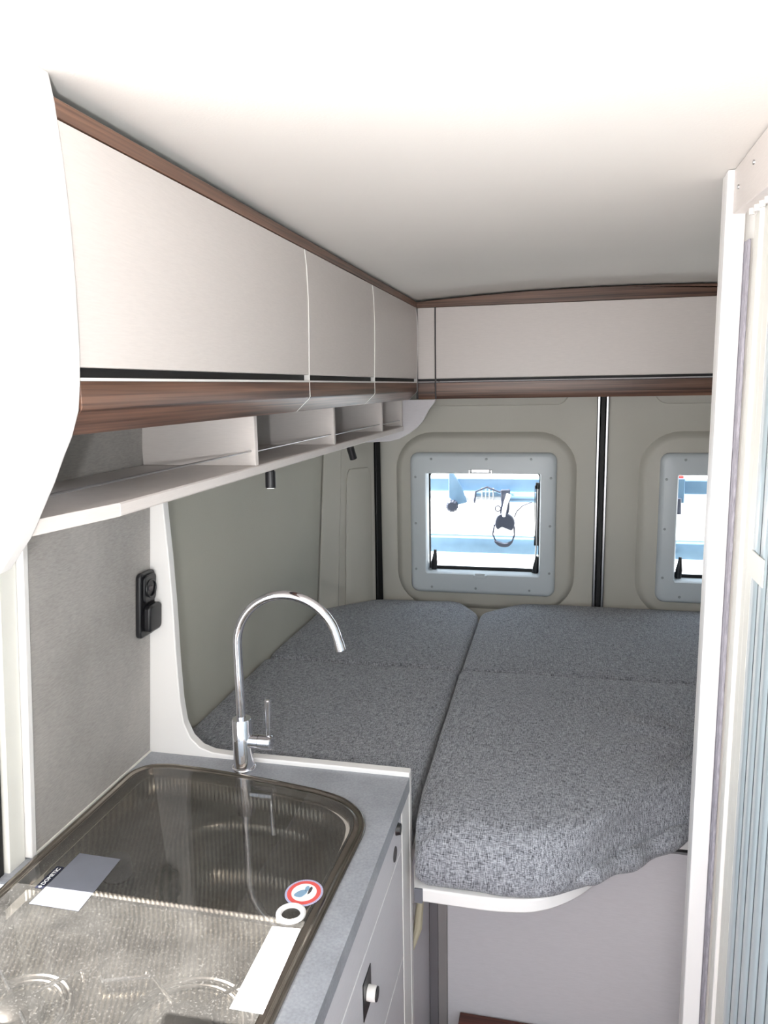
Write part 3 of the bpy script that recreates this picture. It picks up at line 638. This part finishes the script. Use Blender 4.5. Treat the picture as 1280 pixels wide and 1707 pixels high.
arc = []
for i in range(21):
    x = -0.478 + 1.578 * i / 20; arc.append((x, zc(x, 2.5) - 0.0055 - 0.003 * (1 - min(1, (x + .478) / .4))))
tt = MB().prism([(1.10, 1.8515), (-0.478, 1.8515)] + arc, 1, 2.4985, 2.516)
tag(tt.build('top_trim', 'wood_x', rc_, 0.0007), 'dark walnut strip under the ceiling')

# ------------------------------------------------------------ bed
def cushion(name, label, outline, radii, z0, z1, er=0.022, crown=0.004, wrinkle=None, seamr=0.02, front=None):
    P = rounded_poly(outline, radii, 6, 0.022)
    cx = sum(p[0] for p in P) / len(P); cy = sum(p[1] for p in P) / len(P)
    def lp(d, z):
        o = []
        for x, y in P:
            L_ = hypot(x - cx, y - cy); e = er if not front else front(x, y, er)
            dd = d(e); k = max(0.0, 1 - dd / L_)
            X, Y = cx + (x - cx) * k, cy + (y - cy) * k
            Z = z(e)
            if wrinkle: 
                wv = wrinkle(X, Y, Z, dd); X += wv[0]; Y += wv[1]; Z += wv[2]
            o.append((X, Y, Z))
        return o
    loops = [lp(lambda e: 0.012, lambda e: z0), lp(lambda e: 0.0, lambda e: z0 + 0.012), lp(lambda e: 0.0, lambda e: (z0 + z1 - min(e, .062)) / 2 + .006)]
    for k in range(0, 7):
        a = radians(15 * k); loops.append(lp(lambda e, a=a: e * (1 - cos(a)), lambda e, a=a: z1 - min(e, .062) * (1 - sin(a))))
    for f in (0.035, 0.055, 0.08, 0.11, 0.15, 0.2, 0.25, 0.3, 0.36, 0.42, 0.5, 0.6):
        loops.append(lp(lambda e, f=f: e + f, lambda e, f=f: z1 + crown * min(1, f / 0.15)))
    o = MB().loft(loops, True, True).build(name, 'fabric', None, angle=80)
    tag(o, label, 'cushion', None); return o
ZB0, ZB1 = 0.716, 0.818
from mathutils import noise
def wr_soft(x, y, z, d):
    n = noise.noise(Vector((x * 6, y * 4, 3.1))) * 0.0022
    return (0, 0, n if z > 0.80 else 0)
def wr_front(x, y, z, d):
    h = 0.0
    if z > 0.79:
        for cx_, a_, w_ in ((0.06, .004, .022), (0.11, .0075, .020), (0.19, .009, .022), (0.27, .008, .022), (0.34, .009, .022)):   # long creases running to the back
            t = math.exp(-((x - cx_ + 0.25 * (y - 1.7)) / w_) ** 2) * math.exp(-((y - 1.70) / 0.17) ** 2); h -= a_ * t
        h += noise.noise(Vector((x * 5, y * 5, 1.7))) * 0.004
    sx = 0.0
    if z < 0.80 and x > -0.1:
        s_ = noise.noise(Vector((x * 12, y * 12, z * 14))) * 0.008; sx = s_
        if z < 0.76: sx += 0.012 * min(1, (x + 0.1) / 0.2)
    return (sx * 0.5, -sx, h)
def fr_r(x, y, e):
    return 0.016 if x < -0.24 or y > 1.9 or x > 1.05 else 0.105
cushion('bed_cushion', 'dark grey cushion at the rear left corner of the bed, under the left window', [(-0.833, 2.013), (-0.262, 2.013), (-0.262, 2.555), (-0.345, 2.688), (-0.655, 2.672), (-0.828, 2.505)], [.03, .02, .03, .04, .03, .03], ZB0, ZB1, wrinkle=wr_soft)
cushion('bed_cushion', 'grey cushion at the rear right of the bed, against the rear doors', [(-0.257, 2.013), (1.09, 2.022), (1.09, 2.712), (-0.135, 2.695), (-0.257, 2.560)], [.02, .03, .03, .04, .03], ZB0, ZB1, wrinkle=wr_soft)
cushion('bed_cushion', 'dark grey cushion directly behind the tap and white partition', [(-0.833, 1.276), (-0.262, 1.276), (-0.262, 1.999), (-0.833, 1.999)], .02, ZB0, ZB1 + .002, wrinkle=wr_soft)
cushion('bed_cushion', 'large creased grey cushion overhanging the aisle at the front of the bed', [(-0.2575, 1.999), (-0.250, 1.35), (-0.238, 1.205), (-0.06, 1.203), (0.035, 1.240), (0.095, 1.315), (0.165, 1.395), (0.27, 1.470), (0.42, 1.53), (0.70, 1.55), (1.09, 1.56), (1.09, 2.012)], [.02, .03, .02, .05, .05, .05, .05, .06, .05, .05, .03, .03], ZB0, ZB1 + .003, wrinkle=wr_front, front=fr_r)
# hanging fold of the front cushion cover
fo = MB(); pts = []
for i in range(40):
    t = i / 39; P4 = [(-0.02, 1.224, .726), (0.07, 1.278, .730), (0.16, 1.368, .729), (0.26, 1.448, .736), (0.36, 1.490, .745)]
    s_ = t * 4; k = min(3, int(s_)); u = s_ - k; a, b = Vector(P4[k]), Vector(P4[k + 1]); pts.append(a.lerp(b, u) + Vector((0, 0, 0.004 * sin(9 * t))))
rad = [0.004 + 0.017 * min(1, sin(pi * min(1, i / 39 * 1.0)) ** 0.7) * (1 + 0.2 * sin(i * 0.8)) for i in range(40)]
fc_ = [o for o in bpy.data.objects if o.name.startswith('bed_cushion')][-1]
fo.tube(pts, rad, 14).build('cover_fold', 'fabric', fc_, angle=80)
bb = thing('bed_platform', 'white edged bed board, corner post and front panel under the cushions', 'bed', (0.3, 1.9, 0.0))
BO = rounded_poly([(-0.2505, 1.95), (-0.2505, 1.27), (-0.237, 1.203), (-0.10, 1.200), (-0.02, 1.212), (0.045, 1.262), (0.10, 1.34), (0.17, 1.42), (0.27, 1.49), (0.42, 1.55), (1.09, 1.57), (1.09, 1.95)], [.01, .004, .004, .04, .04, .04, .04, .04, .05, .05, .02, .02], 5, .03)
MB().loft([zloop(BO, 0.688), zloop(BO, 0.714)]).build('bed_board', 'post_white', bb, 0.003)
tag(box('rail_end_cap', 'film', (-0.2365, -0.2215, 1.1990, 1.2035, 0.687, 0.715), bb, 0.001), 'blue-grey end cap')
box('slat_base', 'white', (-0.82, 1.09, 1.96, 2.68, 0.690, 0.715), bb, 0)
box('slat_base', 'white', (-0.82, -0.262, 1.28, 1.955, 0.690, 0.715), bb, 0)
box('front_panel', 'laminate_dim', (-0.2215, 1.09, 1.500, 1.516, 0.0, 0.650), bb, 0.001)
box('front_upper_panel', 'white', (-0.2215, 1.09, 1.500, 1.512, 0.662, 0.687), bb, 0)
box('panel_gap', 'rubber', (-0.2215, 1.09, 1.508, 1.516, 0.6505, 0.6615), bb, 0)
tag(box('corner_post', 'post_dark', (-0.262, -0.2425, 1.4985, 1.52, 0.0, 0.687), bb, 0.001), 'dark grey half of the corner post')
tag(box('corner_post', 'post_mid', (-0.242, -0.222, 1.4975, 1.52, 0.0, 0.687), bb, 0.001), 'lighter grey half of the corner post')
sp = box('side_panel', 'laminate_dim', (-0.290, -0.262, 1.271, 1.498, 0.0, 0.687), bb, 0.001)
tag(MB().tube([(-0.2605, 1.290, .515), (-0.253, 1.315, .545), (-0.253, 1.350, .585), (-0.2605, 1.372, .615)], [.004, .009, .007, .003], 10).build('pull_strap', 'strap', sp), 'beige pull loop')
box('latch_hole', 'rubber', (-0.2620, -0.2610, 1.292, 1.312, .565, .600), sp, 0)
# wooden step
stp = thing('entry_step', 'red-brown wooden step box on the floor before the bed', 'step', (0.04, 1.36, 0.0))
box('step_top', 'wood_red', (-0.193, 0.228, 1.23, 1.497, 0.182, 0.203), stp, 0.002)
box('step_body', 'wood_red', (-0.185, 0.224, 1.24, 1.495, 0.0, 0.1815), stp, 0.002)

# ------------------------------------------------------------ washroom: post and roller-shutter door on the right
ww = MB().prism([(0.2325, 0), (1.12, 0)] + [(0.2325 + (1.12 - 0.2325) * (1 - i / 10), zc(0.2325 + (1.12 - 0.2325) * (1 - i / 10), 1.27) - 0.001) for i in range(11)], 1, 1.2605, 1.29)
tag(ww.build('wall_washroom', 'white', None, 0), kind='structure')
po = MB().prism([(0.2300, 1.241), (0.2575, 1.241), (0.2575, 1.2600), (0.2300, 1.2600)], 2, 0.0, zc(0.24, 1.25) - 0.001).build('door_post', 'post_white', None, 0.002)
tag(po, 'tall white post at the washroom doorway, beside the roller-shutter door', 'post')
fk = box('flock_strip', 'flock', (0.2580, 0.2625, 1.2225, 1.2595, 0.0, 1.80), po, 0.001); tag(fk, 'grey flocked brush strip')
wd = thing('shutter_door', 'silver-grey vertical-slat roller-shutter washroom door on the right', 'door', (0.27, 0.75, 0.0))
TX = 0.262
for y0, y1, dx, m in ((1.198, 1.2205, 0.003, 'cream'), (1.166, 1.196, 0.000, 'cream'), (1.160, 1.165, -0.004, 'white'), (1.134, 1.159, 0.001, 'cream'), (1.103, 1.132, 0.000, 'cream')):
    box('guide_strip', m, (TX + dx, TX + 0.016, y0, y1, 0.0, 1.832), wd, 0.002)
sl = MB(); q = [(TX, 1.0625), (TX - .0015, 1.066), (TX - .0015, 1.096), (TX, 1.0995), (TX + .008, 1.0995), (TX + .008, 1.0625)]
s0 = sl.prism(q, 2, 0.0, 1.832).build('slat', 'slat', wd, 0)
j0 = MB().box(TX - .0012, TX + .004, 1.0603, 1.0622, 0.0, 1.832).build('slat_joint', 'joint', wd)
for k in range(1, 21): copy_part(s0, wd, (0, -0.040 * k, 0)); copy_part(j0, wd, (0, -0.040 * k, 0))
box('shutter_backing', 'seam', (TX + .009, TX + .012, 0.22, 1.10, 0.0, 1.832), wd, 0)
box('catch_plate', 'cream', (TX - 0.004, TX - 0.0018, 1.030, 1.096, 1.335, 1.372), wd, 0.001)
rail = thing('curtain_rail', 'pale scalloped ceiling rail above the roller-shutter door', 'rail', (0.25, 0.75, 1.84))
rt = MB().loft([[(0.2385, y, zc(.24, y) - .002), (0.256, y, zc(.26, y) - .002), (0.256, y, zb), (0.2385, y, zb)] for y, zb in ((0.22, 1.808), (0.9, 1.826), (1.12, 1.833), (1.2395, 1.838))])
rt.build('rail_cover', 'laminate', rail, 0.0015)
for k in range(34):
    y = 1.195 - 0.028 * k
    zb = 1.838 - (1.24 - y) * 0.033
    MB().cyl((0.2555, y, zb + 0.006), (0.2555, y, zb - 0.009), 0.0048, 0.0040, 8).build('rail_tooth', 'white', rail)
MB().cyl((0.2385, 1.205, 1.868), (0.2365, 1.205, 1.868), .003, n=10).build('screw', 'alu', rail)
MB().cyl((0.2385, 1.120, 1.878), (0.2365, 1.120, 1.878), .003, n=10).build('screw', 'alu', rail)

# ------------------------------------------------------------ outdoors
gd = box('ground', 'asphalt', (-60, 60, -40, 80, -0.75, -0.55), bevel=0); tag(gd, kind='structure')
bc = thing('bicycle_carrier', 'blue-grey bicycle carrier mounted outside the rear windows', 'bicycle carrier', (0.14, 3.15, 0.90))
MB().prism([(3.07, .912), (3.13, .912), (3.13, .978), (3.10, .984), (3.07, .978), (3.066, .945)], 0, -0.75, 1.05).build('lower_rail', 'carrier', bc, 0.004)
MB().prism([(3.08, 1.168), (3.12, 1.168), (3.12, 1.226), (3.08, 1.226)], 0, -0.75, 1.05).build('upper_rail', 'carrier', bc, 0.006)
MB().tube([(-0.60, 3.05, 1.19), (-0.53, 3.05, 1.172), (-0.50, 3.05, 1.150), (-0.45, 3.05, 1.142), (-0.20, 3.05, 1.148), (-0.03, 3.05, 1.148)], 0.013, 12).build('frame_tube', 'carrier_white', bc)
MB().tube([(-0.33, 3.045, 1.165), (-0.20, 3.045, 1.165), (-0.07, 3.045, 1.160), (0.02, 3.045, 1.160)], 0.011, 12).build('frame_tube', 'carrier', bc)
MB().tube([(-0.19, 3.04, 1.150), (-0.10, 3.04, 1.150), (-0.03, 3.04, 1.148)], 0.018, 12).build('grip_sleeve', 'carrier', bc)
k1 = MB().prism([(-0.435, 1.25), (-0.415, 1.25), (-0.38, 1.19), (-0.36, 1.13), (-0.395, 1.12), (-0.435, 1.15)], 1, 3.03, 3.045).build('clamp_arm', 'carrier', bc, .003)
MB().loft([[(-0.418 + r * (1 + .12 * (j % 2)) * cos(j * pi / 12), 3.00 + t, 1.118 + r * (1 + .12 * (j % 2)) * sin(j * pi / 12)) for j in range(24)] for r, t in ((.016, 0), (.023, .006), (.023, .022), (.016, .028))]).build('clamp_knob', 'carrier_grip', bc, angle=25)
wv_ = MB().tube([(-0.33, 3.03, 1.13), (-0.325, 3.03, 1.175), (-0.28, 3.03, 1.195), (-0.23, 3.03, 1.175), (-0.19, 3.03, 1.185)], 0.004, 8).build('cable', 'carrier_grip', bc)
for x in (-.30, -.285, -.27, -.255): MB().cyl((x, 3.035, 1.135), (x, 3.035, 1.19), .003, n=8).build('wire_hoop', 'carrier_white', bc)
MB().prism([(-0.222, 1.19), (-0.185, 1.19), (-0.187, 1.11), (-0.190, 1.095), (-0.225, 1.095), (-0.220, 1.13)], 1, 2.985, 3.005).build('clamp_arm', 'carrier_grip', bc, .003)
MB().tube([(-0.188, 2.975, 1.175), (-0.200, 2.972, 1.14), (-0.208, 2.972, 1.10), (-0.207, 2.975, 1.085)], [.010, .0085, .0085, .006], 10).build('release_lever', 'carrier_white', bc)
body = smooth_closed([(-0.243, 1.055), (-0.232, 1.088), (-0.205, 1.098), (-0.175, 1.082), (-0.165, 1.055), (-0.176, 1.030), (-0.195, 1.034), (-0.215, 1.041), (-0.232, 1.032)], 6)
MB().prism(body, 1, 2.975, 3.005).build('clamp_body', 'carrier_grip', bc, .004)
MB().tube([(-0.245, 2.99, 1.05), (-0.252, 2.99, 1.01), (-0.240, 2.99, .982), (-0.205, 2.99, .970), (-0.175, 2.99, .983), (-0.166, 2.99, 1.01), (-0.168, 2.99, 1.045)], .0035, 8).build('strap_loop', 'carrier_grip', bc)
MB().prism(smooth_closed([(-0.245, .985), (-0.205, .974), (-0.172, .985), (-0.185, .966), (-0.205, .960), (-0.230, .966)], 5), 1, 2.98, 3.0).build('strap_pad', 'carrier_grip', bc, .002)
MB().tube([(-0.232 + .011 * cos(a * pi / 8), 2.985, 1.115 + .011 * sin(a * pi / 8)) for a in range(17)], .0025, 8).build('pull_ring', 'carrier_grip', bc)
MB().tube([(-0.168, 2.99, 1.08), (-0.158, 2.99, 1.105), (-0.135, 2.99, 1.128), (-0.10, 2.99, 1.142)], .0025, 8).build('cable', 'carrier_grip', bc)
MB().box(0.435, 0.470, 3.04, 3.06, 1.14, 1.235).build('clamp_bracket', 'carrier', bc, .003)
MB().tube([(0.445, 3.03, 1.16), (0.445, 3.03, 1.10)], [.013, .015], 14).build('clamp_knob', 'carrier_grip', bc)
tag(MB().box(0.425, 0.465, 3.045, 3.07, 1.228, 1.245).build('reflector', 'red', bc, .002), 'small red reflector')
MB().box(0.415, 0.448, 3.04, 3.06, 0.90, 0.995).build('clamp_bracket', 'carrier', bc, .003)
